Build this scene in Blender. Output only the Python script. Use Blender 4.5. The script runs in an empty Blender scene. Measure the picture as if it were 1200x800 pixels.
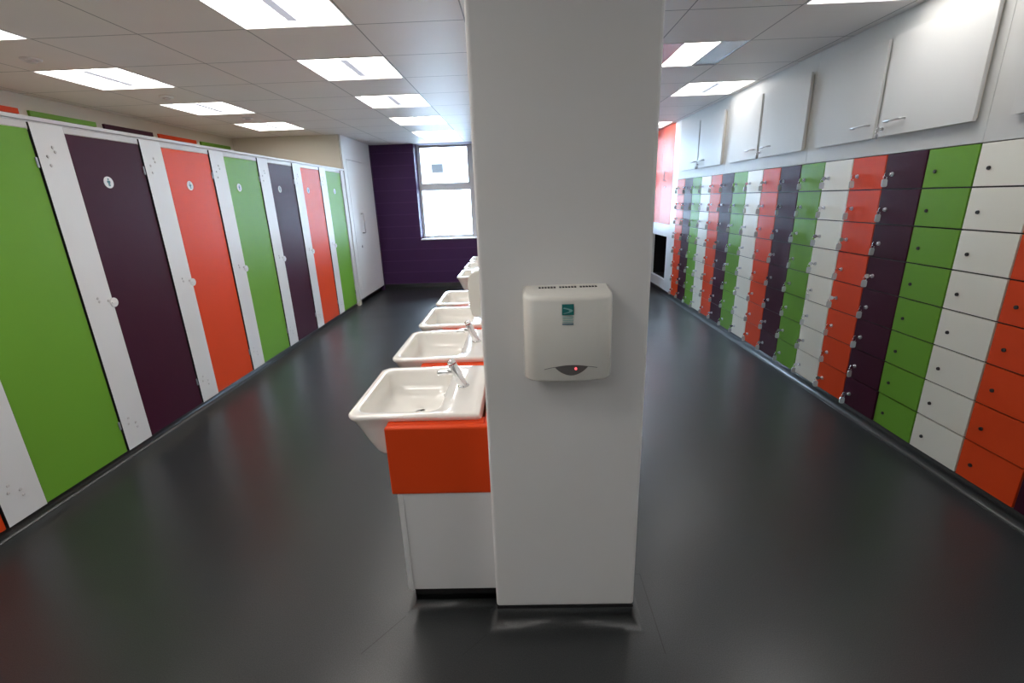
import bpy, math, random
from mathutils import Vector, Matrix
random.seed(7)
PI = math.pi
col = bpy.context.scene.collection

# ------------------------------------------------------------------ room sizes (metres)
EYE = 1.6                       # camera height
LX = -2.641                     # plane of the cubicle fronts
RX = 2.359                      # plane of the locker doors
BACK = 8.954                    # window wall
FRONT = -2.6                    # wall behind the camera
CEIL = 2.606
WLX = -4.27                     # wall behind the cubicles
WRX = 2.75
GX, GSX = -0.9343, 0.6476       # ceiling grid
GY, GSY = 3.7479, 0.6219
LY0, LDY = 2.7046, 0.7619       # cubicle rhythm
KY0, KDY = 7.2892, 0.3139       # locker rhythm

# ------------------------------------------------------------------ materials
def mat(name, color, rough=.5, metal=0., spec=.5, coat=0., coat_rough=.1, bump=None, emit=None, alpha=None, trans=0., ior=1.45, vary=None):
    m = bpy.data.materials.new(name); m.use_nodes = True
    nt = m.node_tree; b = nt.nodes['Principled BSDF']
    b.inputs['Base Color'].default_value = (*color, 1)
    b.inputs['Roughness'].default_value = rough
    b.inputs['Metallic'].default_value = metal
    b.inputs['Specular IOR Level'].default_value = spec
    b.inputs['Coat Weight'].default_value = coat
    b.inputs['Coat Roughness'].default_value = coat_rough
    b.inputs['Transmission Weight'].default_value = trans
    b.inputs['IOR'].default_value = ior
    if emit:
        b.inputs['Emission Color'].default_value = (*emit[0], 1)
        b.inputs['Emission Strength'].default_value = emit[1]
    tc = nt.nodes.new('ShaderNodeTexCoord')
    if bump:
        n = nt.nodes.new('ShaderNodeTexNoise'); n.inputs['Scale'].default_value = bump[0]; n.inputs['Detail'].default_value = 4
        nt.links.new(tc.outputs['Object'], n.inputs['Vector'])
        bp = nt.nodes.new('ShaderNodeBump'); bp.inputs['Strength'].default_value = bump[1]; bp.inputs['Distance'].default_value = bump[2]
        nt.links.new(n.outputs['Fac'], bp.inputs['Height']); nt.links.new(bp.outputs['Normal'], b.inputs['Normal'])
    if vary:
        n2 = nt.nodes.new('ShaderNodeTexNoise'); n2.inputs['Scale'].default_value = vary[0]; n2.inputs['Detail'].default_value = 5
        nt.links.new(tc.outputs['Object'], n2.inputs['Vector'])
        mx = nt.nodes.new('ShaderNodeMix'); mx.data_type = 'RGBA'
        mx.inputs[6].default_value = (*[c * (1 - vary[1]) for c in color], 1)
        mx.inputs[7].default_value = (*[min(1, c * (1 + vary[1])) for c in color], 1)
        nt.links.new(n2.outputs['Fac'], mx.inputs[0]); nt.links.new(mx.outputs[2], b.inputs['Base Color'])
    return m

M = {}
M['orange'] = mat('orange_laminate', (.76, .068, .012), .42, spec=.22, bump=(900, .08, .001), vary=(3, .03))
M['green'] = mat('green_laminate', (.155, .365, .034), .42, spec=.22, bump=(900, .08, .001), vary=(3, .03))
M['plum'] = mat('plum_laminate', (.054, .0095, .024), .45, spec=.14, bump=(900, .08, .001), vary=(3, .04))
M['white'] = mat('white_laminate', (.74, .74, .74), .38, bump=(700, .06, .001), vary=(2, .02))
M['door_white'] = mat('locker_white_laminate', (.84, .82, .72), .4, bump=(700, .06, .001), vary=(2, .02))
M['pillar'] = mat('pillar_white_board', (.79, .79, .78), .45, bump=(400, .08, .001), vary=(1.5, .02))
M['cupboard'] = mat('cupboard_white_laminate', (.60, .60, .585), .42, spec=.3, bump=(700, .06, .001), vary=(2, .02))
M['wall'] = mat('cream_wall_paint', (.66, .62, .54), .7, bump=(250, .15, .001), vary=(1, .03))
M['core'] = mat('dark_panel_core', (.02, .018, .018), .5, vary=(20, .1))
M['near_black'] = mat('black_recess', (.006, .006, .007), .8, vary=(5, .1))  # plain near-black of the plinth, niche lining and outside window pane
M['black'] = mat('black_cap_strip', (.018, .018, .02), .45, vary=(30, .1))
M['chrome'] = mat('chrome', (.82, .83, .85), .12, metal=1, vary=(30, .02))
M['steel'] = mat('satin_steel', (.6, .6, .62), .3, metal=1, vary=(60, .05))
M['alu'] = mat('white_metal_rail', (.62, .60, .60), .35, metal=.0, vary=(8, .03))
M['ceramic'] = mat('white_ceramic', (.90, .885, .84), .08, spec=.6, coat=.6, coat_rough=.03, vary=(1, .01))
M['abs'] = mat('glossy_white_plastic', (.80, .79, .73), .22, coat=.3, vary=(3, .01))
M['tag'] = mat('clear_grey_plastic', (.62, .66, .66), .2, trans=.35, vary=(30, .05))
M['teal'] = mat('teal_print', (.01, .20, .19), .4, vary=(60, .05))
M['tealpale'] = mat('pale_teal_print', (.25, .50, .50), .4, vary=(60, .05))
M['blueprint'] = mat('slate_blue_print', (.16, .28, .36), .4, vary=(60, .05))
M['signblue'] = mat('blue_green_figure', (.05, .19, .22), .4, vary=(60, .05))
M['lens'] = mat('dark_sensor_lens', (.14, .135, .13), .15, vary=(40, .1))
M['led'] = mat('red_led', (.8, .05, .06), .3, emit=((1, .10, .12), 1.6), vary=(40, .02))
M['redmark'] = mat('red_ring', (.5, .04, .03), .3, vary=(40, .05))
M['upvc'] = mat('grey_window_frame', (.72, .73, .76), .35, vary=(10, .03))
M['sill'] = mat('white_sill', (.75, .76, .78), .3, vary=(10, .02))
M['render'] = mat('white_render', (.86, .88, .90), .8, bump=(12, .3, .01), vary=(2, .03))
M['slab'] = mat('grey_paving', (.16, .16, .165), .8, bump=(8, .3, .01), vary=(2, .1))
M['lampbody'] = mat('luminaire_white', (.8, .8, .8), .4, vary=(10, .02))
M['louvre'] = mat('perforated_grey_steel', (.45, .47, .52), .4, emit=((.75, .80, .95), .36), vary=(80, .2))
LAMP = 7.2
M['diffuser'] = mat('glowing_diffuser', (.85, .85, .85), .5, emit=((1.0, .955, .90), LAMP), vary=(10, .01))
M['wing'] = mat('grey_reflector', (.50, .52, .55), .25, metal=.5, vary=(10, .03))

def lines_mat(name, color, line, period, width, axis, rough, bumpd=.002, spec=.5):
    """colour with regular joint lines every period along each given axis (list of (axis, period, origin, width))"""
    m = bpy.data.materials.new(name); m.use_nodes = True
    nt = m.node_tree; b = nt.nodes['Principled BSDF']; L = nt.links
    b.inputs['Roughness'].default_value = rough; b.inputs['Specular IOR Level'].default_value = spec
    tc = nt.nodes.new('ShaderNodeTexCoord'); sp = nt.nodes.new('ShaderNodeSeparateXYZ'); L.new(tc.outputs['Object'], sp.inputs[0])
    prev = None
    def mth(op, a, bb=None):
        n = nt.nodes.new('ShaderNodeMath'); n.operation = op
        for i, v in enumerate((a, bb)):
            if v is None: continue
            if isinstance(v, (int, float)): n.inputs[i].default_value = v
            else: L.new(v, n.inputs[i])
        return n.outputs[0]
    for ax, per, org, w in axis:
        s = mth('SUBTRACT', sp.outputs[ax], org); s = mth('DIVIDE', s, per); s = mth('FRACT', s); s = mth('SUBTRACT', s, .5)
        s = mth('ABSOLUTE', s); s = mth('GREATER_THAN', s, .5 - w / per / 2)
        prev = s if prev is None else mth('MAXIMUM', prev, s)
    n2 = nt.nodes.new('ShaderNodeTexNoise'); n2.inputs['Scale'].default_value = 2.2; L.new(tc.outputs['Object'], n2.inputs['Vector'])
    mx0 = nt.nodes.new('ShaderNodeMix'); mx0.data_type = 'RGBA'
    mx0.inputs[6].default_value = (*[c * .96 for c in color], 1); mx0.inputs[7].default_value = (*[c * 1.04 for c in color], 1)
    L.new(n2.outputs['Fac'], mx0.inputs[0])
    mx = nt.nodes.new('ShaderNodeMix'); mx.data_type = 'RGBA'; L.new(prev, mx.inputs[0])
    L.new(mx0.outputs[2], mx.inputs[6]); mx.inputs[7].default_value = (*line, 1); L.new(mx.outputs[2], b.inputs['Base Color'])
    bp = nt.nodes.new('ShaderNodeBump'); bp.invert = True; bp.inputs['Distance'].default_value = bumpd; bp.inputs['Strength'].default_value = .6
    L.new(prev, bp.inputs['Height']); L.new(bp.outputs['Normal'], b.inputs['Normal'])
    return m
M['ceiling'] = lines_mat('metal_ceiling_tiles', (.80, .76, .73), (.30, .29, .28), 0, 0, [(0, GSX, GX, .008), (1, GSY, GY, .008)], .5, .002, spec=.25)
M['blockwall'] = lines_mat('painted_blockwork', (.058, .022, .082), (.085, .035, .11), 0, 0, [(2, .215, .1, .012)], .55, .001, spec=.2)
M['facadebrick'] = lines_mat('white_brick', (.84, .88, .92), (.62, .66, .70), 0, 0, [(2, .16, 0, .02)], .8)

def floor_mat():
    m = bpy.data.materials.new('dark_safety_vinyl'); m.use_nodes = True
    nt = m.node_tree; b = nt.nodes['Principled BSDF']; L = nt.links
    tc = nt.nodes.new('ShaderNodeTexCoord')
    n = nt.nodes.new('ShaderNodeTexNoise'); n.inputs['Scale'].default_value = 260; n.inputs['Detail'].default_value = 3
    n1 = nt.nodes.new('ShaderNodeTexNoise'); n1.inputs['Scale'].default_value = 1.3; n1.inputs['Detail'].default_value = 5
    nb = nt.nodes.new('ShaderNodeTexNoise'); nb.inputs['Scale'].default_value = 120; nb.inputs['Detail'].default_value = 2
    for q in (n, n1, nb): L.new(tc.outputs['Object'], q.inputs['Vector'])
    r = nt.nodes.new('ShaderNodeValToRGB'); r.color_ramp.elements[0].position = .35; r.color_ramp.elements[1].position = .72
    r.color_ramp.elements[0].color = (.020, .023, .0245, 1); r.color_ramp.elements[1].color = (.043, .047, .049, 1)
    L.new(n.outputs['Fac'], r.inputs[0]); L.new(r.outputs[0], b.inputs['Base Color'])
    rr = nt.nodes.new('ShaderNodeMapRange'); rr.inputs[3].default_value = .27; rr.inputs[4].default_value = .37
    L.new(n1.outputs['Fac'], rr.inputs[0]); L.new(rr.outputs[0], b.inputs['Roughness'])
    bp = nt.nodes.new('ShaderNodeBump'); bp.inputs['Strength'].default_value = .25; bp.inputs['Distance'].default_value = .001
    L.new(nb.outputs['Fac'], bp.inputs['Height']); L.new(bp.outputs['Normal'], b.inputs['Normal'])
    b.inputs['Specular IOR Level'].default_value = .5
    return m
M['floor'] = floor_mat()

def glass_mat():
    m = bpy.data.materials.new('window_glass'); m.use_nodes = True
    nt = m.node_tree; nt.nodes.remove(nt.nodes['Principled BSDF']); out = nt.nodes['Material Output']
    t = nt.nodes.new('ShaderNodeBsdfTransparent'); t.inputs[0].default_value = (.95, .98, 1, 1)
    g = nt.nodes.new('ShaderNodeBsdfGlossy'); g.inputs['Roughness'].default_value = .02
    f = nt.nodes.new('ShaderNodeFresnel'); f.inputs[0].default_value = 1.45
    mx = nt.nodes.new('ShaderNodeMixShader')
    nt.links.new(f.outputs[0], mx.inputs[0]); nt.links.new(t.outputs[0], mx.inputs[1]); nt.links.new(g.outputs[0], mx.inputs[2])
    nt.links.new(mx.outputs[0], out.inputs[0])
    return m
M['glass'] = glass_mat()

# ------------------------------------------------------------------ mesh building
class MB:
    def __init__(s): s.v = []; s.f = []; s.sm = []; s.mi = []; s.cur = 0
    def add(s, vs, fs, smooth=False):
        o = len(s.v); s.v += [tuple(v) for v in vs]
        s.f += [tuple(i + o for i in f) for f in fs]; s.sm += [smooth] * len(fs); s.mi += [s.cur] * len(fs); return s
    def box(s, x0, x1, y0, y1, z0, z1):
        v = [(x0, y0, z0), (x1, y0, z0), (x1, y1, z0), (x0, y1, z0), (x0, y0, z1), (x1, y0, z1), (x1, y1, z1), (x0, y1, z1)]
        return s.add(v, [(3, 2, 1, 0), (4, 5, 6, 7), (0, 1, 5, 4), (1, 2, 6, 5), (2, 3, 7, 6), (3, 0, 4, 7)])
    def loft(s, loops, cap0=True, cap1=True, smooth=True, closed=True):
        n = len(loops[0]); vs = [p for l in loops for p in l]; fs = []
        for i in range(len(loops) - 1):
            for j in range(n if closed else n - 1):
                k = (j + 1) % n; fs.append((i * n + j, i * n + k, (i + 1) * n + k, (i + 1) * n + j))
        s.add(vs, fs, smooth)
        o = len(s.v) - len(vs)
        if cap0: s.f.append(tuple(o + j for j in range(n - 1, -1, -1))); s.sm.append(False); s.mi.append(s.cur)
        if cap1: s.f.append(tuple(o + (len(loops) - 1) * n + j for j in range(n))); s.sm.append(False); s.mi.append(s.cur)
        return s
    def cyl(s, p0, p1, r0, r1=None, n=20, bev=0):
        r1 = r0 if r1 is None else r1
        p0 = Vector(p0); p1 = Vector(p1); d = (p1 - p0).normalized()
        u = d.orthogonal().normalized(); w = d.cross(u)
        def ring(c, r): return [tuple(c + (u * math.cos(2 * PI * i / n) + w * math.sin(2 * PI * i / n)) * r) for i in range(n)]
        if bev:
            lp = [ring(p0, r0 - bev), ring(p0 + d * bev * .3, r0 - bev * .3), ring(p0 + d * bev, r0), ring(p1 - d * bev, r1), ring(p1 - d * bev * .3, r1 - bev * .3), ring(p1, r1 - bev)]
        else: lp = [ring(p0, r0), ring(p1, r1)]
        return s.loft(lp)
    def tube(s, pts, r, n=10):
        pts = [Vector(p) for p in pts]; loops = []; u = None
        for i, p in enumerate(pts):
            d = ((pts[min(i + 1, len(pts) - 1)] - pts[max(i - 1, 0)])).normalized()
            if u is None: u = d.orthogonal().normalized()
            u = (u - d * u.dot(d)).normalized(); w = d.cross(u)
            loops.append([tuple(p + (u * math.cos(2 * PI * k / n) + w * math.sin(2 * PI * k / n)) * r) for k in range(n)])
        return s.loft(loops)
    def build(s, name, mats, parent=None, bevel=0, seg=2, origin=None):
        me = bpy.data.meshes.new(name)
        if origin is None and parent is None:
            xs = [p[0] for p in s.v]; ys = [p[1] for p in s.v]; zs = [p[2] for p in s.v]
            origin = ((min(xs) + max(xs)) / 2, (min(ys) + max(ys)) / 2, min(zs))
        o_ = Vector(origin) if origin is not None else Vector((0, 0, 0))
        me.from_pydata([tuple(Vector(p) - o_) for p in s.v], [], s.f)
        for p, sm, mi in zip(me.polygons, s.sm, s.mi): p.use_smooth = sm; p.material_index = mi
        if not isinstance(mats, (list, tuple)): mats = [mats]
        for m in mats: me.materials.append(m)
        me.update()
        ob = bpy.data.objects.new(name, me); col.objects.link(ob); ob.location = o_
        if parent is not None: ob.parent = parent
        if bevel:
            md = ob.modifiers.new('bevel', 'BEVEL'); md.width = bevel; md.segments = seg; md.limit_method = 'ANGLE'; md.angle_limit = math.radians(40)
            md.harden_normals = False
        return ob
def rrect(x0, x1, y0, y1, r, z, n=6):
    """rounded rectangle loop, counter-clockwise seen from above; r may be four radii (x0y0, x1y0, x1y1, x0y1)"""
    rs = r if isinstance(r, (tuple, list)) else (r,) * 4
    out = []
    for (cx, cy, a0), rr in zip(((x0, y0, PI), (x1, y0, 1.5 * PI), (x1, y1, 0), (x0, y1, .5 * PI)), rs):
        ox = cx + rr if cx == x0 else cx - rr; oy = cy + rr if cy == y0 else cy - rr
        for i in range(n + 1):
            a = a0 + .5 * PI * i / n; out.append((ox + rr * math.cos(a), oy + rr * math.sin(a), z))
    return out
def empty(name, loc=(0, 0, 0)):
    o = bpy.data.objects.new(name, None); o.empty_display_size = .1; o.location = loc; col.objects.link(o); return o
def tag(o, label=None, cat=None, group=None, kind=None):
    if label: o['label'] = label
    if cat: o['category'] = cat
    if group: o['group'] = group
    if kind: o['kind'] = kind
    return o
kids = {}
def children(o): return [c for c in bpy.data.objects if c.parent == o]
def copy_tree(o, parent=None):
    c = o.copy(); col.objects.link(c); c.parent = parent
    for ch in children(o): copy_tree(ch, c)
    return c
def struct(mb, name, m, bevel=0): return tag(mb.build(name, m, bevel=bevel), kind='structure')

# ------------------------------------------------------------------ luminaire positions (i, j) = ceiling cell
def cx(i): return GX + i * GSX
def cy(j): return GY + j * GSY
main = [(-1, j) for j in (-8, -6, -4, -2, 0, 2, 4, 6)]
side = [(-4, j) for j in (-6, -4, -2, 0, 2, 4)]
right = [(4, j) for j in (-6, -4, -2, 2, 6)]
slot = [(3, 0)]
holes = set(main + side + right + slot)

ZTOP = 2.11
# ------------------------------------------------------------------ room shell
ceil = MB()
i0, i1 = -6, 6; j0, j1 = -11, 9
xs = [max(WLX, min(WRX, cx(i))) for i in range(i0, i1 + 1)]; ys = [max(FRONT, min(BACK + .02, cy(j))) for j in range(j0, j1 + 1)]
for a in range(len(xs) - 1):
    for b in range(len(ys) - 1):
        if xs[a + 1] - xs[a] < 1e-4 or ys[b + 1] - ys[b] < 1e-4 or (a + i0, b + j0) in holes: continue
        ceil.add([(xs[a], ys[b], CEIL), (xs[a], ys[b + 1], CEIL), (xs[a + 1], ys[b + 1], CEIL), (xs[a + 1], ys[b], CEIL)], [(0, 1, 2, 3)])
co = ceil.build('ceiling', M['ceiling'], origin=(0, 0, 0)); co.location = (0, 0, 0)
tag(co, kind='structure')
# slab above the ceiling void, so that no daylight comes through
struct(MB().box(WLX - .2, WRX + .2, FRONT - .2, BACK + .52, CEIL + .15, CEIL + .3), 'ceiling_slab', M['slab'])
fl = MB().box(WLX, WRX, FRONT, BACK, -.1, 0).build('floor', M['floor'], origin=(0, 0, 0)); tag(fl, kind='structure')
sm = MB()
def seam(p, q, w=.0035):
    d = Vector((q[0] - p[0], q[1] - p[1], 0)).normalized(); n = Vector((-d.y, d.x, 0)) * w / 2
    a, b = Vector((*p, .0006)), Vector((*q, .0006)); sm.add([a - n, b - n, b + n, a + n], [(0, 1, 2, 3)])
seam((-.505, 1.462), (-.635, 1.300)); seam((.487, 1.662), (.487, 1.286)); seam((.43, 1.662), (.487, 1.662)); seam((-.145, 1.40), (-.255, 1.29), .002)
sm.build('floor_seam', M['black'], fl)
struct(MB().box(WLX - .15, WLX, FRONT, 7.46, 0, CEIL + .15), 'wall_left', M['wall'])
struct(MB().box(WLX, LX - .001, FRONT, LY0 - 2 * LDY - .002, 0, ZTOP), 'wall_left_near', M['white'])
struct(MB().box(WLX, LX - .03, 7.46, 7.56, 0, CEIL), 'wall_end', M['wall'])
struct(MB().box(LX - .25, LX - .01, 8.83, BACK, 0, CEIL), 'wall_left_back', M['blockwall'])
wr = MB().box(WRX, WRX + .15, FRONT, BACK + .3, 0, CEIL + .15)
struct(wr, 'wall_right', M['wall'])
struct(MB().box(WLX - .15, WRX + .15, FRONT - .15, FRONT, 0, CEIL + .15), 'wall_front', M['pillar'])
# window wall; the openings hidden behind the pillar are added for daylight
W1 = (-1.875, -.80, .93, CEIL + .0); W2 = (.02, .95, .93, CEIL); W3 = (1.22, 2.15, .93, CEIL); WS = (W1, W2, W3)
bw = MB(); T = .50
xe = [WLX] + [v for w in WS for v in w[:2]] + [WRX]
for a, b in zip(xe[::2], xe[1::2]): bw.box(a, b, BACK, BACK + T, 0, CEIL + .15)
for w in WS: bw.box(w[0], w[1], BACK, BACK + T, 0, w[2] - .02); bw.box(w[0], w[1], BACK, BACK + T, CEIL + .01, CEIL + .15)
struct(bw, 'wall_back', M['blockwall'])
def window(n, w):
    x0, x1, z0, z1 = w; Y = BACK + .27; d = .06; r = empty('window_%d' % n, ((x0 + x1) / 2, Y, z0)); tag(r, kind='structure')
    P = Matrix.Translation(-Vector(r.location))
    def b(mb, name, m, bev=0):
        mb.v = [tuple(P @ Vector(p)) for p in mb.v]; return mb.build(name, m, r, bevel=bev)
    f = MB(); fw = .042; x1_ = x1; rw = .12 if n == 1 else fw
    f.box(x0, x0 + fw, Y, Y + d, z0, z1); f.box(x1 - rw, x1, Y, Y + d, z0, z1); x1 = x1 - rw + fw
    f.box(x0 + fw, x1 - fw, Y, Y + d, z0, z0 + fw); f.box(x0 + fw, x1 - fw, Y, Y + d, z1 - .03, z1)
    f.box(x0 + fw, x1 - fw, Y, Y + d, 1.80, 1.885)
    b(f, 'window_frame', M['upvc'], .004)
    s = MB(); s.box(x0 + fw, x1 - fw, Y - .015, Y + .03, 1.885, 1.935); s.box(x0 + fw, x0 + fw + .022, Y - .015, Y + .03, 1.935, z1 - .03); s.box(x1 - fw - .022, x1 - fw, Y - .015, Y + .03, 1.935, z1 - .03); s.box(x0 + fw + .022, x1 - fw - .022, Y - .015, Y + .03, z1 - .052, z1 - .03)
    b(s, 'window_sash', M['upvc'], .004)
    h = MB(); xm = (x0 + x1) / 2; h.box(xm - .13, xm + .13, Y - .045, Y - .03, 1.895, 1.915); h.box(xm - .12, xm - .10, Y - .03, Y - .015, 1.895, 1.915); h.box(xm + .10, xm + .12, Y - .03, Y - .015, 1.895, 1.915)
    b(h, 'window_handle', M['upvc'], .003)
    g = MB(); g.box(x0 + fw, x1 - fw, Y + .03, Y + .036, z0 + fw, 1.80); g.box(x0 + fw, x1 - fw, Y + .032, Y + .038, 1.93, z1 - .03)
    b(g, 'window_pane', M['glass'])
    q = MB().box(x0 - .0, x1_ + .0, BACK - .02, Y, z0 - .02, z0)
    b(q, 'window_sill', M['sill'], .004)
window(1, W1); window(2, W2); window(3, W3)

# coved vinyl skirting: profile swept along a straight run. side=+1 room lies towards +n
def cove_run(p, q, n, h=.075, r=.055, t=.004):
    """p->q along the wall foot, n = unit vector into the room"""
    mb = MB(); p = Vector((*p, 0)); q = Vector((*q, 0)); n = Vector((*n, 0))
    prof = [(0, h), (t, h)]
    for i in range(9):
        a = .5 * PI * i / 8; prof.append((t + r - r * math.cos(a), r - r * math.sin(a) + .0008))
    prof += [(0, 0)]
    loops = [[tuple(e + n * a + Vector((0, 0, z))) for a, z in prof] for e in (p, q)]
    mb.loft(loops, smooth=True); return mb
def addmb(a, b):
    a.add(b.v, b.f); a.sm[-len(b.f):] = b.sm; return a
cl = cove_run((LX - .085, FRONT), (LX - .085, 8.954), (1, 0), r=.035); cl.box(LX - .2, LX - .085, FRONT, 8.83, 0, .085)
struct(cl, 'baseboard_left', M['floor'])
cr = cove_run((RX + .02, BACK), (RX + .02, FRONT), (-1, 0), h=.072, r=.035); cr.box(RX + .02, RX + .1, FRONT, BACK, 0, .074)
struct(cr, 'baseboard_right', M['floor'])
struct(cove_run((WRX, BACK), (WLX, BACK), (0, -1), h=.09), 'baseboard_back', M['floor'])

# ------------------------------------------------------------------ pillar and the wall of the basins
PX0, PX1, PY0, PY1 = -.130, .397, 1.412, 2.0
p = MB(); p.box(PX0, PX1, PY0, PY1, .094, CEIL)
pil = p.build('wall_pillar', M['pillar'], bevel=.012, seg=3); tag(pil, kind='structure')
po = Vector(pil.location)
def local(mb, o): mb.v = [tuple(Vector(v) - o) for v in mb.v]; return mb
def rect_cove(x0, x1, y0, y1, h, r):
    loops = []
    for i in range(9):
        a = .5 * PI * i / 8; e = r - r * math.sin(a); z = r - r * math.cos(a)
        loops.append([(x0 - e, y0 - e, z + .0008), (x1 + e, y0 - e, z + .0008), (x1 + e, y1, z + .0008), (x0 - e, y1, z + .0008)])
    loops.append([(x0, y0, h), (x1, y0, h), (x1, y1, h), (x0, y1, h)])
    return MB().loft(loops, cap0=False)
local(rect_cove(PX0 + .004, PX1 - .004, PY0 + .004, PY1, .084, .045), po).build('pillar_skirting', M['floor'], pil)
local(MB().box(PX0 + .002, PX1 - .002, PY0 + .001, PY1, .084, .094), po).build('skirting_cap', M['black'], pil)
struct(MB().box(PX0, PX1 - .01, PY1, 7.25, 0, CEIL), 'wall_centre', M['pillar'])

# ------------------------------------------------------------------ hand dryer
D = empty('hand_dryer', (.135, PY0, 1.065)); tag(D, 'white hand dryer with a red light fixed to the front of the pillar', 'hand dryer')
Do = Vector(D.location)
dx0, dx1 = .003, .267
def dloop(z, ins=0., fr=0.):
    """plan of the casing: flat back on the pillar, bowed front with round corners"""
    pts = []; x0, x1 = dx0 + ins, dx1 - ins; N = 10; dep = .098 - fr; bow = .020; rc = .045
    def fy(x): u = (x - (x0 + x1) / 2) / ((x1 - x0) / 2); return PY0 - dep - bow * (1 - u * u)
    xa, xb = x0 + rc, x1 - rc
    pts.append((x0, PY0, z))
    ya = fy(xa)
    for i in range(N + 1):
        a = PI + .5 * PI * i / N; pts.append((xa + rc * math.cos(a), ya + rc + rc * math.sin(a) , z))
    for i in range(1, 14):
        x = xa + (xb - xa) * i / 14; pts.append((x, fy(x), z))
    yb = fy(xb)
    for i in range(N + 1):
        a = 1.5 * PI + .5 * PI * i / N; pts.append((xb + rc * math.cos(a), yb + rc + rc * math.sin(a), z))
    pts.append((x1, PY0, z)); return pts
z0, z1 = 1.068, 1.336
def topz(l): return [(x, y, z + .008 - .017 * (PY0 - y) / .118) for x, y, z in l]
lp = [dloop(z0, .008, .010), dloop(z0 + .003, .003, .004), dloop(z0 + .010, 0, 0), topz(dloop(z1 - .012, 0, .003)), topz(dloop(z1 - .005, .002, .006)), topz(dloop(z1, .009, .014))]
local(MB().loft(lp), Do).build('casing', M['abs'], D)
v = MB()
for g in range(3):
    for k in range(6): v.box(.052 + g * .062 + k * .009, .058 + g * .062 + k * .009, PY0 - .030, PY0 - .016, z1 + .0020, z1 + .0062)
local(v, Do).build('air_vent', M['black'], D)
def frontY(x, off=.0012):
    u = (x - (dx0 + dx1) / 2) / ((dx1 - dx0) / 2); return PY0 - .098 - .020 * (1 - u * u) - off
def decal(mb, x0, x1, za, zb, off=.0012, n=4):
    for i in range(n):
        a = x0 + (x1 - x0) * i / n; b = x0 + (x1 - x0) * (i + 1) / n
        mb.add([(a, frontY(a, off), za), (b, frontY(b, off), za), (b, frontY(b, off), zb), (a, frontY(a, off), zb)], [(0, 1, 2, 3)])
# logo: teal square with a pale curved swoosh and lines of small print below
lg = MB(); decal(lg, .114, .148, 1.277, 1.309); lo = local(lg, Do).build('logo', M['teal'], D)
sw = MB(); N = 16
ou = [(.117 + .026 * math.sin(PI * i / N) ** .9 + .002, 1.2995 - .019 * i / N) for i in range(N + 1)]
inn = [(.117 + .018 * math.sin(PI * i / N) ** .9, 1.2965 - .014 * i / N) for i in range(N + 1)]
for i in range(N):
    q = [ou[i], ou[i + 1], inn[i + 1], inn[i]]; sw.add([(x, frontY(x, .002), z) for x, z in q], [(3, 2, 1, 0)])
local(sw, Do).build('logo_swoosh', M['tealpale'], lo)
tx = MB()
for r_, zz in enumerate((1.2715, 1.2665, 1.2615, 1.2565)):
    decal(tx, .116, .147 - .002 * (r_ % 2), zz - .0012, zz + .0010)
tx.cur = 0; local(tx, Do).build('small_print', M['tealpale'], D)
tx = MB(); decal(tx, .115, .147, 1.248, 1.2525); local(tx, Do).build('bottom_print', M['blueprint'], D)
ln = MB(); N = 20; top = []; bot = []
for i in range(N + 1):
    u = -1 + 2 * i / N; x = .142 + .049 * u; top.append((x, 1.118 + .006 * (1 - u * u))); bot.append((x, 1.118 - .026 * (1 - abs(u) ** 1.9) ** .9))
for i in range(N): ln.add([(x, frontY(x, .0015), z) for x, z in (bot[i], bot[i + 1], top[i + 1], top[i])], [(0, 1, 2, 3)])
local(ln, Do).build('sensor_window', M['lens'], D)
ed = MB(); ed.tube([(x, frontY(x, .002), z) for x, z in top], .0011, 6); ed.tube([(x - .0, frontY(x, .0006), 1.118 - .008 * ((i / 8)) ** 1.3) for i, x in enumerate([.093 - .004 * k for k in range(9)])], .0008, 6)
ed.tube([(x, frontY(x, .0006), 1.118 - .006 * (i / 8) ** 1.3) for i, x in enumerate([.191 + .0035 * k for k in range(9)])], .0008, 6)
local(ed, Do).build('casing_seam', M['lens'], D)
local(MB().cyl((.1545, frontY(.1545, .001), 1.1135), (.1545, frontY(.1545, .004), 1.1135), .0035, n=14), Do).build('indicator_light', M['led'], D)
local(MB().cyl((.135, PY0 - .065, z0 - .008), (.135, PY0 - .065, z0 + .004), .028, n=24), Do).build('nozzle', M['abs'], D)

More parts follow.
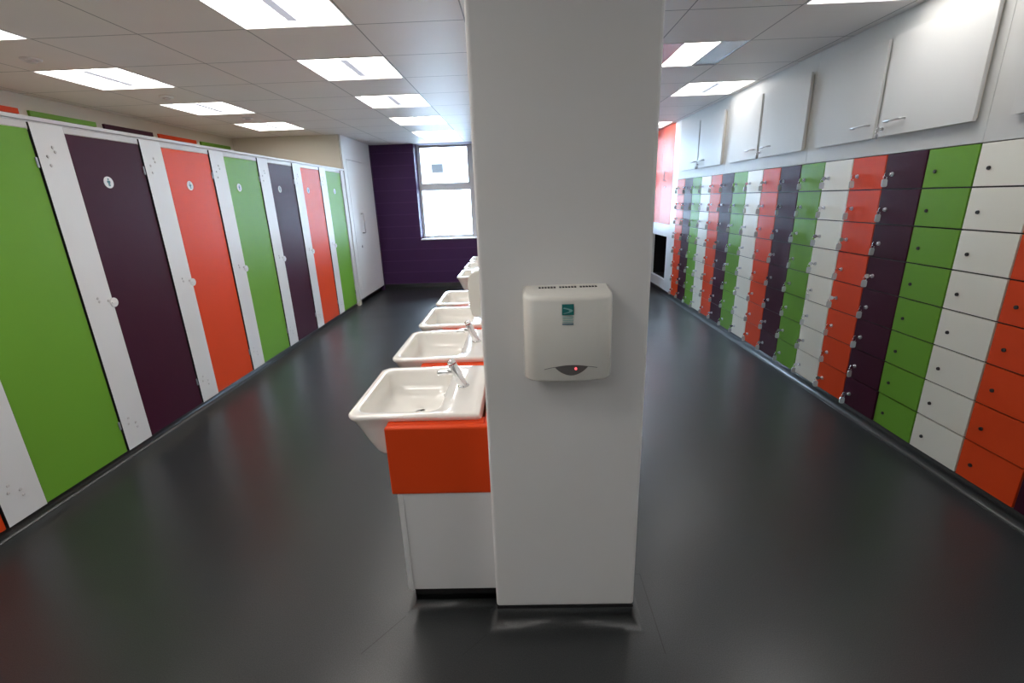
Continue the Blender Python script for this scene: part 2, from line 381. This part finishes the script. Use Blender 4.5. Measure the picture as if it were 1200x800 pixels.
# ------------------------------------------------------------------ vanity units with basins
BP, BW, BY0 = .6414, .530, 1.547
VX = -.512
def vanity(ya, yb, basins, label, group):
    r = empty('vanity_unit', ((VX + PX0) / 2, (ya + yb) / 2, 0)); tag(r, label, 'vanity unit', group); o = Vector(r.location)
    f = MB(); bx = PX0 - .001
    f.box(VX, bx, ya, ya + .030, .546, .824)                         # end plate
    f.box(VX, bx, yb - .030, yb, .546, .824)
    f.box(VX, VX + .02, ya + .030, yb - .030, .546, .645)            # low front board
    f.box(-.150, bx, ya + .030, yb - .030, .80, .824)                # strip behind the basins
    edges = [ya + .030] + [e for b in basins for e in (b + .035, b + BW - .035)] + [yb - .030]
    for a, b in zip(edges[::2], edges[1::2]):
        if b - a > .004: f.box(VX, VX + .02, a, b, .645, .806); f.box(VX, -.150, a, b, .806, .824)
    f.box(VX + .02, bx, ya + .030, yb - .030, .546, .560)
    local(f, o).build('fascia', M['orange'], r, bevel=.007)
    b = MB(); b.box(-.486, bx, ya + .006, yb - .006, .093, .545)
    local(b, o).build('base_cabinet', M['white'], r, bevel=.0015)
    b = MB(); b.box(-.491, -.4865, ya + .004, yb - .004, .093, .545)
    b.box(-.491, -.470, ya + .002, ya + .0055, .093, .545)
    local(b, o).build('front_panel', M['white'], r, bevel=.001)
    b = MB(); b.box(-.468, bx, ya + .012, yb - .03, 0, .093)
    local(b, o).build('plinth', M['near_black'], r)
    local(rect_cove(-.468, bx, ya + .012, yb - .02, .062, .032), o).build('skirting', M['floor'], r)
def washbasin():
    """prototype centred on y = 0; back against x = -.155, rim z = .85"""
    r = empty('washbasin', (0, 0, 0))
    xb, xf = -.166, -.668; h = BW / 2
    S = MB(); N = 8
    def R(x0, x1, hh, rf, rb, z): return rrect(x0, x1, -hh, hh, (rf, rb, rb, rf), z, N)
    lp = [R(-.575, -.24, h - .05, .05, .03, .664), R(-.588, -.22, h - .045, .055, .03, .668), R(-.598, -.205, h - .040, .06, .03, .680),
          R(-.622, -.19, h - .030, .06, .03, .730), R(-.645, -.175, h - .020, .06, .025, .785), R(-.662, -.160, h - .009, .055, .02, .822),
          R(xf, xb, h - .002, .05, .015, .832), R(xf - .001, xb, h, .05, .014, .840), R(xf + .002, xb - .002, h - .002, .048, .013, .847), R(xf + .008, xb - .006, h - .007, .044, .011, .850)]
    lp += [R(xf + .030, -.318, h - .034, .045, .05, .8490), R(xf + .034, -.322, h - .038, .045, .05, .8465)]
    for i_ in range(1, 15):
        t_ = i_ / 14; g_ = .016 * t_ + .118 * t_ ** 3; z_ = .8465 - .126 * (1 - (1 - t_) ** 2.0)
        lp.append(R(xf + .034 + g_, -.322 - g_ * .75, h - .038 - g_ * 1.15, .045 + .03 * t_, .05 + .04 * t_ * (1 - t_), z_))
    S.loft(lp)
    S.build('basin', M['ceramic'], r)
    MB().cyl((-.462, .03, .7207), (-.462, .03, .7240), .014, n=24, bev=.001).build('waste', M['chrome'], r)
    MB().cyl((-.3355, 0, .815), (-.3400, 0, .8165), .010, n=16).build('overflow', M['chrome'], r)
    t = MB(); A = Vector((-.258, .012, .8502)); tp = Vector((-.298, .012, .948)); d = (tp - A).normalized()
    t.cyl(A, A + Vector((0, 0, .006)), .025, .022, 24, bev=.0015); t.cyl(A + Vector((-.001, 0, .002)), tp, .0195, .0185, 24, bev=.002)
    tap = t.build('tap', M['chrome'], r)
    s = MB(); q = A + d * .072
    s.cyl(q + Vector((.0, 0, 0)), q + Vector((-.078, 0, -.008)), .0130, .0115, 20, bev=.002); s.build('spout', M['chrome'], tap)
    s = MB(); s.cyl(tp, tp + d * .004, .0150, n=20); s.build('hot_ring', M['redmark'], tap)
    s = MB(); s.cyl(tp + d * .004, tp + d * .020, .0185, .0165, 24, bev=.003); s.cyl(tp + d * .020, tp + d * .023, .012, .007, 24); s.build('push_button', M['chrome'], tap)
    return r
wb = washbasin()
ordn = ['first', 'second', 'third', 'fourth', 'fifth', 'sixth', 'seventh']
look = ['nearest the pillar, set over the orange end plate', 'second back from the pillar with its lever tap in view', 'third back from the pillar, just below the soap dispenser',
        'fourth back from the pillar, last before the gap', 'first beyond the gap, its sloping side exposed', 'second beyond the gap in the far row', 'last in the far row towards the window']
slots = [0, 1, 2, 3, 5, 6, 7]
for n, k in enumerate(slots):
    o = wb if n == 0 else copy_tree(wb)
    o.location = (0, BY0 + k * BP + BW / 2, 0)
    tag(o, 'white ceramic washbasin ' + look[n], 'washbasin', 'washbasins along the centre wall')
vanity(1.499, BY0 + 3 * BP + BW + .05, [BY0 + k * BP for k in range(4)], 'orange and white vanity unit carrying the four nearer washbasins beside the pillar', 'vanity units under the washbasins')
vanity(BY0 + 5 * BP - .05, BY0 + 7 * BP + BW + .05, [BY0 + k * BP for k in (5, 6, 7)], 'orange and white vanity unit carrying the three farther washbasins past the gap', 'vanity units under the washbasins')

# soap dispenser
sd = empty('soap_dispenser', (PX0, 2.06, 1.095)); tag(sd, 'white plastic soap dispenser with rounded top above the basins behind the pillar', 'soap dispenser')
o = Vector(sd.location); b = MB()
prof = [(-.004, 1.098), (-.075, 1.098), (-.092, 1.110), (-.101, 1.150), (-.106, 1.215), (-.104, 1.262), (-.094, 1.292), (-.072, 1.308), (-.030, 1.314), (-.004, 1.314)]
loops = [[(PX0 + a, 2.06 + s, z) for a, z in prof] for s in (-.052, .052)]
inset = lambda y, k: [(PX0 + -.052 + (a + .052) * k, y, 1.206 + (z - 1.206) * k) for a, z in prof]
loops = [inset(2.004, .93), inset(2.008, .985), inset(2.016, 1), inset(2.104, 1), inset(2.112, .985), inset(2.116, .93)]
local(b.loft(loops), o).build('casing', M['abs'], sd)
local(MB().cyl((PX0 - .055, 2.06, 1.085), (PX0 - .055, 2.06, 1.100), .012, .016, 16), o).build('nozzle', M['steel'], sd)

# ------------------------------------------------------------------ toilet cubicles on the left
colour_of = {0: 'plum', 1: 'orange', 2: 'green'}
cub_txt = {-2: ('orange', 'orange toilet cubicle at the near end, only a sliver of its door in view'),
           -1: ('green', 'green toilet cubicle nearest the camera, its wide door without a visible sign'),
           0: ('plum', 'plum toilet cubicle between the nearest green door and the nearer orange door'),
           1: ('orange', 'orange toilet cubicle second from the near green door, with a blue figure sign'),
           2: ('green', 'green toilet cubicle in the middle of the row, between orange and plum doors'),
           3: ('plum', 'plum toilet cubicle farther down the row, between a green and an orange door'),
           4: ('orange', 'orange toilet cubicle last but one before the tall white cupboard'),
           5: ('green', 'green toilet cubicle at the far end beside the tall white cupboard')}
sign_off = {-2: .45, -1: .43, 0: .425, 1: .44, 2: .366, 3: .384, 4: .346, 5: .46}
PW = .200; ZT = 2.087; ZB = .085
meshes = {}
for i in range(-2, 6):
    cname, lab = cub_txt[i]; Y = LY0 + LDY * i
    r = empty('toilet_cubicle', (LX, Y, 0)); tag(r, lab, 'toilet cubicle', 'toilet cubicles along the left wall')
    def part(key, mk, name, m, parent, bevel=0, loc=(0, 0, 0)):
        if key in meshes:
            ob = bpy.data.objects.new(name, meshes[key]); col.objects.link(ob); ob.parent = parent
        else:
            ob = mk().build(name, m, parent); meshes[key] = ob.data
        if bevel:
            md = ob.modifiers.new('bevel', 'BEVEL'); md.width = bevel; md.segments = 2; md.limit_method = 'ANGLE'
        ob.location = loc; return ob
    def pilmesh():
        b = MB(); b.cur = 0; b.box(-.012, .0, .0015, PW - .0015, ZB, ZT); b.cur = 1; b.box(-.0118, -.0008, 0, PW, ZB + .001, ZT - .001); return b
    pi_ = part('pil', pilmesh, 'pilaster', [M['white'], M['core']], r)
    for (y, z) in ((.100, 1.967), (.108, 1.943), (.055, 1.915), (.060, 1.868), (.098, 1.093), (.104, 1.071), (.168, 1.066), (.060, .291), (.050, .254), (.105, .239), (.110, .206)):
        part('bolt', lambda: MB().cyl((0, 0, 0), (.004, 0, 0), .0085, .006, 14), 'bolt', M['alu'], pi_, loc=(0, y, z))
    def doorm():
        b = MB(); b.cur = 0; b.box(-.020, -.008, PW + .006, LDY - .009, ZB, 2.052); b.cur = 1; b.box(-.0198, -.0088, PW + .0048, LDY - .0078, ZB + .001, 2.051); return b
    dr = part('door_' + cname, doorm, 'door', [M[cname], M['core']], r)
    part('head', lambda: MB().box(-.022, -.009, PW + .001, LDY - .001, 2.056, ZT), 'header', M['alu'], r)
    part('stop', lambda: MB().box(-.040, -.021, LDY - .05, LDY + .05, ZB, 2.05), 'door_stop', M['core'], r)
    def hinge(z):
        return lambda: MB().box(-.008, -.001, LDY - .018, LDY - .004, z - .028, z + .028)
    for z in (1.88, .27): part('hinge%g' % z, hinge(z), 'hinge', M['wing'], dr, .003)
    def indic():
        b = MB(); b.cyl((0, 0, 0), (.006, 0, 0), .030, .030, 28, bev=.002); b.box(.0055, .012, -.020, .020, -.004, .004); return b
    part('indicator', indic, 'indicator', M['lampbody'], dr, loc=(.0, PW + .002, 1.048))
    if i > -2:
        def sign():
            b = MB(); b.cyl((-.008, 0, 0), (-.0055, 0, 0), .036, n=32); return b
        sg = part('sign', sign, 'sign', M['lampbody'], dr, loc=(0, sign_off[i], 1.79))
        def fig():
            b = MB(); x0, x1 = -.0057, -.0048
            b.cyl((x0, 0, .019), (x1, 0, .019), .006, n=14)
            # torso, arms and legs of a small standing figure
            b.box(x0, x1, -.0075, .0075, -.004, .011); b.box(x0, x1, -.012, -.0085, -.004, .010); b.box(x0, x1, .0085, .012, -.004, .010)
            b.box(x0, x1, -.007, -.001, -.024, -.004); b.box(x0, x1, .001, .007, -.024, -.004); return b
        part('fig', fig, 'figure', M['signblue'] if i != 3 else M['signblue'], sg)
    bp_ = part('backing', lambda: MB().box(WLX - LX + .001, -4.245 - LX, .16, LDY + .07, .1, 2.420), 'back_panel', M['wall'], r)
    part('strip_' + cname, lambda: MB().box(WLX - LX + .001, -4.245 - LX, .165, LDY + .07, 2.436, 2.480), 'colour_strip', M[cname], bp_, .002)
rail = MB(); rail.box(LX - .045, LX + .004, LY0 - 2 * LDY, 7.44, ZT + .009, ZT + .030); rail.box(LX - .040, LX - .008, LY0 - 2 * LDY, 7.44, ZT, ZT + .009)
tag(rail.build('headrail', M['alu'], bevel=.003), 'long white headrail running along the tops of the cubicle doors', 'rail')
post = MB(); post.box(LX - .03, LX + .004, LY0 + 6 * LDY, LY0 + 6 * LDY + .05, ZB - .02, ZT)
tag(post.build('cubicle_end_post', M['alu'], bevel=.003), 'narrow pale metal post closing the far end of the cubicle row', 'post')
tag(MB().box(LX - .03, LX - .012, LY0 + 6 * LDY + .05, 7.45, ZB, ZT).build('end_panel', M['alu']), 'slim white filler panel between the last green cubicle and the white cupboard', 'panel')

# tall white cupboard past the cubicles
tc = empty('tall_cupboard', (LX - .3, 8.13, 0)); tag(tc, 'tall white cupboard with a long bar handle at the far end of the cubicles', 'cupboard'); o = Vector(tc.location)
ya, yb = 7.455, 8.83
c = MB(); c.box(LX - .6, LX - .02, ya + .11, yb, .1, CEIL - .001)
local(c, o).build('carcass', M['white'], tc)
c = MB(); c.box(LX - .02, LX, ya, ya + .13, .1, CEIL - .001); c.box(LX - .02, LX, yb - .13, yb, .1, CEIL - .001); c.box(LX - .02, LX, ya + .13, yb - .13, 2.27, CEIL - .001); 
local(c, o).build('face_frame', M['white'], tc, bevel=.001)
d = local(MB().box(LX - .018, LX + .002, ya + .135, yb - .135, .1, 2.263), o).build('door', M['white'], tc, bevel=.0015)
h = MB(); hy = 7.965
h.tube([(LX + .002, hy, 1.14), (LX + .04, hy, 1.14), (LX + .05, hy, 1.15), (LX + .05, hy, 1.44), (LX + .04, hy, 1.45), (LX + .002, hy, 1.45)], .010, 12)
local(h, o).build('bar_handle', M['steel'], d)
local(MB().cyl((LX + .002, 7.84, .925), (LX + .014, 7.84, .925), .022, n=20, bev=.002), o).build('lock', M['steel'], d)

# ------------------------------------------------------------------ lockers on the right
names = ['orange', 'plum', 'green', 'white']
LB, LT = .076, 1.7926; RH = (LT - LB) / 8
towers = {}
colnth = {1: 'at the far end of the bank', 18: 'at the near end of the bank, cut off by the frame'}
count = {}
def ordinal(n): return ['first', 'second', 'third', 'fourth', 'fifth', 'sixth', 'seventh', 'eighth'][n - 1]
totals = {c: sum(1 for k in range(18) if names[k % 4] == c) for c in names}
def locker_mats(c): return [M['door_white' if c == 'white' else c], M['core']]
def make_tower(c):
    r = empty('locker_column', (0, 0, 0))
    MB().box(RX + .014, RX + .38, .001, KDY - .001, LB, LT).build('carcass', M['core'], r)
    for j in range(8):
        za, zb = LB + j * RH + .004, LB + (j + 1) * RH - .004
        b = MB(); b.cur = 0; b.box(0, .013, -KDY + .010, 0, 0, zb - za)
        d = b.build('door', locker_mats(c), r, bevel=.0008); d.location = (RX, KDY - .004, za)
        k = MB(); k.cyl((0, 0, 0), (-.008, 0, 0), .0135, .0125, 18, bev=.001)
        lk = k.build('lock', M['steel'], d); lk.location = (0, -.066, .087)
    return r
protos = {}
dark_lock = MB().cyl((0, 0, 0), (-.006, 0, 0), .0100, .0090, 16).build('lock_dark', M['core'], None, origin=(0, 0, 0)); dark_mesh = dark_lock.data; bpy.data.objects.remove(dark_lock)
key_cache = None
keyo = None
rowtxt = ['bottom', 'second up', 'third up', 'fourth up', 'fourth down', 'third down', 'second down', 'top']
def make_key():
    k = MB(); rr = random.Random(1)
    k.cyl((-.006, 0, 0), (-.016, 0, 0), .0085, n=12)                      # barrel collar in the lock
    k.box(-.024, -.014, -.002, .002, -.004, .004)
    k.cyl((-.032, -.002, -.001), (-.032, .002, -.001), .0145, n=16)        # bow
    k.tube([(-.040 + .011 * math.sin(a), .0, -.018 + .011 * math.cos(a)) for a in [2 * PI * i / 12 for i in range(13)]], .0014, 6)
    ob = k.build('locker_key', M['chrome'], None, origin=(0, 0, 0))
    t = MB(); t.loft([[(x - .041, y, z - .052) for x, z, y in ((px, pz, yy) for px, pz, _ in rrect(-.016, .016, -.024, .024, .010, 0, 4))] for yy in (-.004, .004)], smooth=False)
    t.build('key_tag', M['tag'], ob)
    return ob
for k in range(18):
    c = names[k % 4]; count[c] = count.get(c, 0) + 1
    if c not in protos: protos[c] = o_ = make_tower(c)
    else: o_ = copy_tree(protos[c])
    y0 = KY0 - KDY * (k + 1); o_.location = (0, y0, 0)
    nth = ordinal(count[c]) + ' of its colour from the far end'
    if k == 0: nth = 'at the far end of the bank, against the white end panel'
    if k == 17: nth = 'at the near end of the bank, only just in view'
    if k == 16: nth = 'with small dark locks and no keys, beside the nearest white column'
    if k == 15: nth = 'with small dark locks and no keys, nearest the camera'
    if k == 14: nth = 'with small dark locks and no keys, its bottom door ajar'
    tag(o_, '%s locker column %s' % (c, nth), 'locker', 'locker columns along the right wall')
    ds = sorted([d for d in children(o_) if d.name.startswith('door')], key=lambda d: d.location.z)
    for j, d in enumerate(ds):
        d.rotation_euler = (0, 0, 0)
        if k >= 14:
            for l in children(d): l.data = dark_mesh
        else:
            key = make_key() if keyo is None else copy_tree(keyo)
            if keyo is None: keyo = key
            key.location = (RX - .001, y0 + KDY - .004 - .066, d.location.z + .087)
            rr = random.Random(k * 10 + j); key.rotation_euler = (rr.uniform(-.1, .1), 0, rr.uniform(-.5, .5))
            tag(key, 'tagged key, %s door, %s locker column (%s) from the far end' % (rowtxt[j], ['first', 'second', 'third', 'fourth', 'fifth', 'sixth', 'seventh', 'eighth', 'ninth', 'tenth', 'eleventh', 'twelfth', 'thirteenth', 'fourteenth'][k], c), 'key', 'keys hanging in the locker doors')
    if k == 14:
        ds[0].rotation_euler = (0, 0, 0)
        d = ds[0]
        # hinged on the near side: swing the far edge out a little
        a = math.radians(-1.2); L_ = KDY - .008
        px, py = 0, -L_
        d.rotation_euler = (0, 0, a)
        rx = px * math.cos(a) - py * math.sin(a); ry = px * math.sin(a) + py * math.cos(a)
        d.location.x += px - rx; d.location.y += py - ry

# white panels around the lockers
pn = MB(); pn.box(RX, RX + .3, KY0 + .002, 7.545, .076, CEIL)
tag(pn.build('end_panel', M['white']), 'tall narrow white panel between the far orange lockers and the orange cupboard', 'panel')
pn = MB(); yn = KY0 - 18 * KDY; pn.box(RX, RX + .3, FRONT, yn - .002, .074, 1.79)
struct(pn, 'wall_right_near', M['white'])

# wall cupboards above
doors = {0: ((2.625, 3.285), (3.338, 3.952)), 1: ((4.125, 4.845), (4.905, 5.512)), 2: ((5.728, 6.435), (6.492, 7.093)), -1: ((1.13, 1.76), (1.82, 2.440))}
bounds = {-1: (1.05, 2.580), 0: (2.580, 4.100), 1: (4.100, 5.690), 2: (5.690, 7.290)}
ctext = {-1: 'white wall cupboard at the near end over the lockers, cut off by the frame', 0: 'white wall cupboard with two large doors above the nearest keyed lockers', 1: 'middle white wall cupboard above the lockers', 2: 'white wall cupboard at the far end above the lockers, beside the tall orange cupboard'}
for u in (-1, 0, 1, 2):
    ya, yb = bounds[u]; r = empty('wall_cupboard', (RX, (ya + yb) / 2, LT)); o = Vector(r.location)
    tag(r, ctext[u], 'cupboard', 'white wall cupboards over the lockers')
    local(MB().box(RX, RX + .38, ya + .001, yb - .001, LT + .001, CEIL - .002), o).build('carcass', M['cupboard'], r, bevel=.001)
    for s, (da, db) in enumerate(doors[u]):
        so = .018 if s == 0 else .010
        z0d, z1d = 1.900, 2.472
        d = local(MB().box(RX - so - .018, RX - so, da, db, z0d, z1d), o).build('door', M['cupboard'], r, bevel=.0015)
        local(MB().box(RX - so, RX - .0005, da + .015, db - .015, z0d + .015, z1d - .015), o).build('door_packer', M['wall'], d)
        fx = RX - so - .018
        ha, hb = (db - .205, db - .070) if s == 0 else (da + .045, da + .190)
        h = MB(); zz = 1.985
        h.tube([(fx, ha, zz), (fx - .026, ha, zz), (fx - .032, ha + .006, zz), (fx - .032, hb - .006, zz), (fx - .026, hb, zz), (fx, hb, zz)], .006, 10)
        local(h, o).build('handle', M['steel'], d)
        if s == 0:
            ky = db - .035; kz = 1.945
            local(MB().cyl((fx, ky, kz), (fx - .008, ky, kz), .010, n=16, bev=.001), o).build('lock', M['steel'], d)
            if u >= 0:
                kk = copy_tree(keyo); kk.name = 'cupboard_key'; kk.location = (fx - .002, ky, kz); kk.rotation_euler = (0, 0, .3)
                for chd in children(kk): chd.data = chd.data.copy(); chd.data.materials[0] = M['steel']; chd.scale = (.6, .8, .6); chd.location = (-.014, 0, -.012)
                tag(kk, {0: 'small dark key hanging in the lock of the nearest keyed white wall cupboard', 1: 'small key hanging in the lock of the middle white wall cupboard', 2: 'small key hanging in the lock of the farthest white wall cupboard'}[u], 'key', 'keys hanging in the wall cupboards')
struct(MB().box(RX, RX + .3, FRONT, 1.05, 1.792, CEIL), 'trim_1', M['cupboard'])

# tall orange cupboard at the far right
oc = empty('orange_cupboard', (RX + .2, 8.2, 1.13)); tag(oc, 'glossy orange cupboard high on the right beyond the lockers', 'cupboard'); o = Vector(oc.location)
local(MB().box(RX + .018, RX + .38, 7.55, BACK - .002, 1.130, CEIL - .002), o).build('carcass', M['orange'], oc)
for (a, b) in ((7.552, 8.128), (8.134, 8.60)):
    d = local(MB().box(RX - .002, RX + .017, a, b, 1.132, CEIL - .004), o).build('door', M['orange'], oc, bevel=.0015)
    if a < 8:
        local(MB().tube([(RX, 7.90, 1.80), (RX - .03, 7.90, 1.80), (RX - .03, 7.90, 1.93), (RX, 7.90, 1.93)], .006, 10), o).build('handle', M['steel'], d)
        local(MB().cyl((RX, 7.90, 1.70), (RX - .01, 7.90, 1.70), .012, n=14), o).build('lock', M['steel'], d)
local(MB().box(RX - .002, RX + .017, 8.606, BACK - .003, 1.132, CEIL - .004), o).build('filler', M['orange'], oc, bevel=.0015)
# white bench front with a black opening below it
lw = MB(); a, b = 7.547, BACK; oy0, oy1, oz0, oz1 = 7.66, 8.50, .235, .935
lw.box(RX, RX + .05, a, oy0, .076, 1.128); lw.box(RX, RX + .05, oy1, b, .076, 1.128); lw.box(RX, RX + .05, oy0, oy1, .076, oz0); lw.box(RX, RX + .05, oy0, oy1, oz1, 1.128)
struct(lw, 'trim_2', M['white'])
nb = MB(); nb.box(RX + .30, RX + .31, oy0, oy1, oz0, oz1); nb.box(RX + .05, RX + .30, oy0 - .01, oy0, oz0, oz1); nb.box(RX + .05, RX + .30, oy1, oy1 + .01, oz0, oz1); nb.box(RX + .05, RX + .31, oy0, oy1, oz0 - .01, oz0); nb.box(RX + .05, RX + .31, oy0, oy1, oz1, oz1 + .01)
struct(nb, 'wall_niche', M['near_black'])

# ------------------------------------------------------------------ ceiling luminaires
def luminaire():
    r = empty('ceiling_light', (0, 0, 0)); w, l = GSX, GSY; z = 0
    f = MB(); e = .012
    f.box(0.002, w - .002, 0.002, e, -.003, .05); f.box(0.002, w - .002, l - e, l - .002, -.003, .05); f.box(0.002, e, e, l - e, -.003, .05); f.box(w - e, w - .002, e, l - e, -.003, .05)
    f.box(0.002, w - .002, .002, l - .002, .05, .06)
    f.build('housing', M['lampbody'], r)
    c = w / 2; s = .028
    for a, b in ((e, c - s), (c + s, w - e)):
        d = MB(); N = 8; up = a < c
        loops = []
        for i in range(N + 1):
            t = i / N; x = a + (b - a) * t
            zz = .034 + .012 * math.sin(PI * t)
            loops.append([(x, e, zz), (x, l - e, zz)])
        d.loft(loops, cap0=False, cap1=False, closed=False)
        d.build('diffuser', M['diffuser'], r)
    g = MB(); g.box(c - s, c + s, e + .07, l - e - .07, .003, .024)
    st = g.build('louvre_strip', M['louvre'], r, bevel=.002)
    for ya_, yb_ in ((e, e + .07), (l - e - .07, l - e)): MB().box(c - s, c + s, ya_, yb_, .010, .03).build('strip_end', M['diffuser'], r)
    return r
lum = None
M['diffuser_soft'] = mat('dimmer_diffuser', (.85, .85, .85), .5, emit=((1.0, .97, .93), 5.0), vary=(10, .01))
def soft_mesh(me):
    c = me.copy(); c.materials[0] = M['diffuser_soft']; return c
lt_txt = {}
def lamp_label(i, j):
    row = {-1: 'row beside the pillar', -4: 'row over the cubicles', 4: 'row over the lockers'}[i]
    order = {-1: [-2, 0, 2, 4, 6], -4: [-2, 0, 2, 4], 4: [-2, 2, 6]}[i]
    if j < -2:  # unseen lamps, added outside the frame to light the pillar front
        return 'unseen square ceiling light added behind the camera, %s, %s' % (row, {-4: 'just behind the frame', -6: 'one bay farther back', -8: 'two bays farther back'}[j])
    n = order.index(j)
    t = ['nearest', 'second', 'third', 'fourth', 'farthest'][n] if n < len(order) - 1 else 'farthest'
    return 'square recessed ceiling light, %s in the %s' % (t, row)
for (i, j) in main + side + right:
    if lum is None: lum = luminaire(); o_ = lum
    else: o_ = copy_tree(lum)
    o_.location = (cx(i), cy(j), CEIL)
    if i == 4:
        for d_ in children(o_):
            if d_.name.startswith('diffuser'): d_.data = soft_mesh(d_.data)
    tag(o_, lamp_label(i, j), 'ceiling light', 'square ceiling lights')
# the slimmer light between pillar and lockers
r = empty('ceiling_light', (cx(3), cy(0), CEIL)); tag(r, 'ceiling light with a narrow bright strip between grey wings, near the pillar', 'ceiling light')
f = MB(); w, l, e = GSX, GSY, .006
f.box(.002, w - .002, .002, e, -.001, .05); f.box(.002, w - .002, l - e, l - .002, -.001, .05); f.box(.002, e, e, l - e, -.001, .05); f.box(w - e, w - .002, e, l - e, -.001, .05); f.box(.002, w - .002, .002, l - .002, .05, .06)
f.build('housing', M['wing'], r)
for a, b in ((e, .200), (.448, w - e)):
    MB().box(a, b, e, l - e, .006, .012).build('wing', M['wing'], r)
MB().box(.2, .448, e, l - e, .004, .010).build('diffuser', M['diffuser'], r)

# small round ceiling sensors
sensor = None
for n, (x, y, t) in enumerate(((-3.247, 3.484, 'nearest'), (-3.21, 4.686, 'middle'), (-3.132, 5.88, 'farthest'))):
    if sensor is None:
        b = MB(); b.cyl((0, 0, 0), (0, 0, -.012), .060, .056, 28, bev=.003); sensor = b.build('ceiling_sensor', M['lampbody'], None, origin=(0, 0, 0))
        b = MB(); b.cyl((0, 0, -.012), (0, 0, -.026), .034, .026, 24, bev=.004); b.build('sensor_dome', M['alu'], sensor); o_ = sensor
    else: o_ = copy_tree(sensor)
    o_.location = (x, y, CEIL); tag(o_, '%s of three small round white sensors on the ceiling over the cubicles' % t, 'sensor', 'round ceiling sensors')

# ------------------------------------------------------------------ outside the window
ex = empty('building', (-2, 15, -1)); tag(ex, 'white building with one small window seen through the window', 'building'); o = Vector(ex.location)
local(MB().box(-14, 12, 15, 18, -1, 3.65), o).build('wall', M['facadebrick'], ex)
local(MB().box(-14, 12, 14.75, 18, 3.65, 3.75), o).build('parapet', M['slab'], ex)
local(MB().box(-14, 12, 14.9, 15, 1.85, 3.1), o).build('render_band', M['render'], ex)
wn = local(MB().box(-2.62, -2.25, 14.87, 14.9, 2.42, 2.70), o).build('window', M['lens'], ex)
local(MB().box(-2.6, -2.27, 14.86, 14.87, 2.44, 2.68), o).build('pane', M['near_black'], wn)
tag(MB().box(-20, 20, BACK + .52, 15, -1.2, -1).build('paving', M['slab']), kind='structure')

# ------------------------------------------------------------------ daylight and camera
w = bpy.data.worlds.new('world'); bpy.context.scene.world = w; w.use_nodes = True
bg = w.node_tree.nodes['Background']; bg.inputs[0].default_value = (.66, .83, 1.0, 1); bg.inputs[1].default_value = 27.0
for wi, (x0, x1, z0, z1) in enumerate(WS):
    pl = bpy.data.lights.new('sky_portal', 'AREA'); pl.shape = 'RECTANGLE'; pl.size = x1 - x0; pl.size_y = z1 - z0; pl.cycles.is_portal = True
    po_ = bpy.data.objects.new('sky_portal', pl); col.objects.link(po_); po_.location = ((x0 + x1) / 2, BACK + .49, (z0 + z1) / 2); po_.rotation_euler = (-PI / 2, 0, 0)

f, pitch, roll, yaw = 543.29, .2979, -.0351, -.0246
cp, sp_ = math.cos(pitch), math.sin(pitch); cyw, syw = math.cos(yaw), math.sin(yaw)
fw = Vector((syw * cp, cyw * cp, -sp_)); rt = Vector((cyw, -syw, 0)); up = rt.cross(fw)
Rr = math.cos(roll) * rt + math.sin(roll) * up; Uu = -math.sin(roll) * rt + math.cos(roll) * up
cam = bpy.data.cameras.new('camera'); cam.sensor_width = 36; cam.lens = f * 36 / 1200; cam.clip_start = .02
co_ = bpy.data.objects.new('camera', cam); col.objects.link(co_)
mw = Matrix(((Rr.x, Uu.x, -fw.x, 0), (Rr.y, Uu.y, -fw.y, 0), (Rr.z, Uu.z, -fw.z, EYE), (0, 0, 0, 1)))
co_.matrix_world = mw
sc = bpy.context.scene; sc.camera = co_
sc.view_settings.view_transform = 'Standard'; sc.view_settings.look = 'None'; sc.view_settings.gamma = 1; sc.view_settings.exposure = 0.42
sc.view_settings.use_curve_mapping = False
sc.cycles.use_denoising = True; sc.cycles.sample_clamp_indirect = 0
sc.cycles.max_bounces = 8; sc.cycles.diffuse_bounces = 5; sc.cycles.glossy_bounces = 4
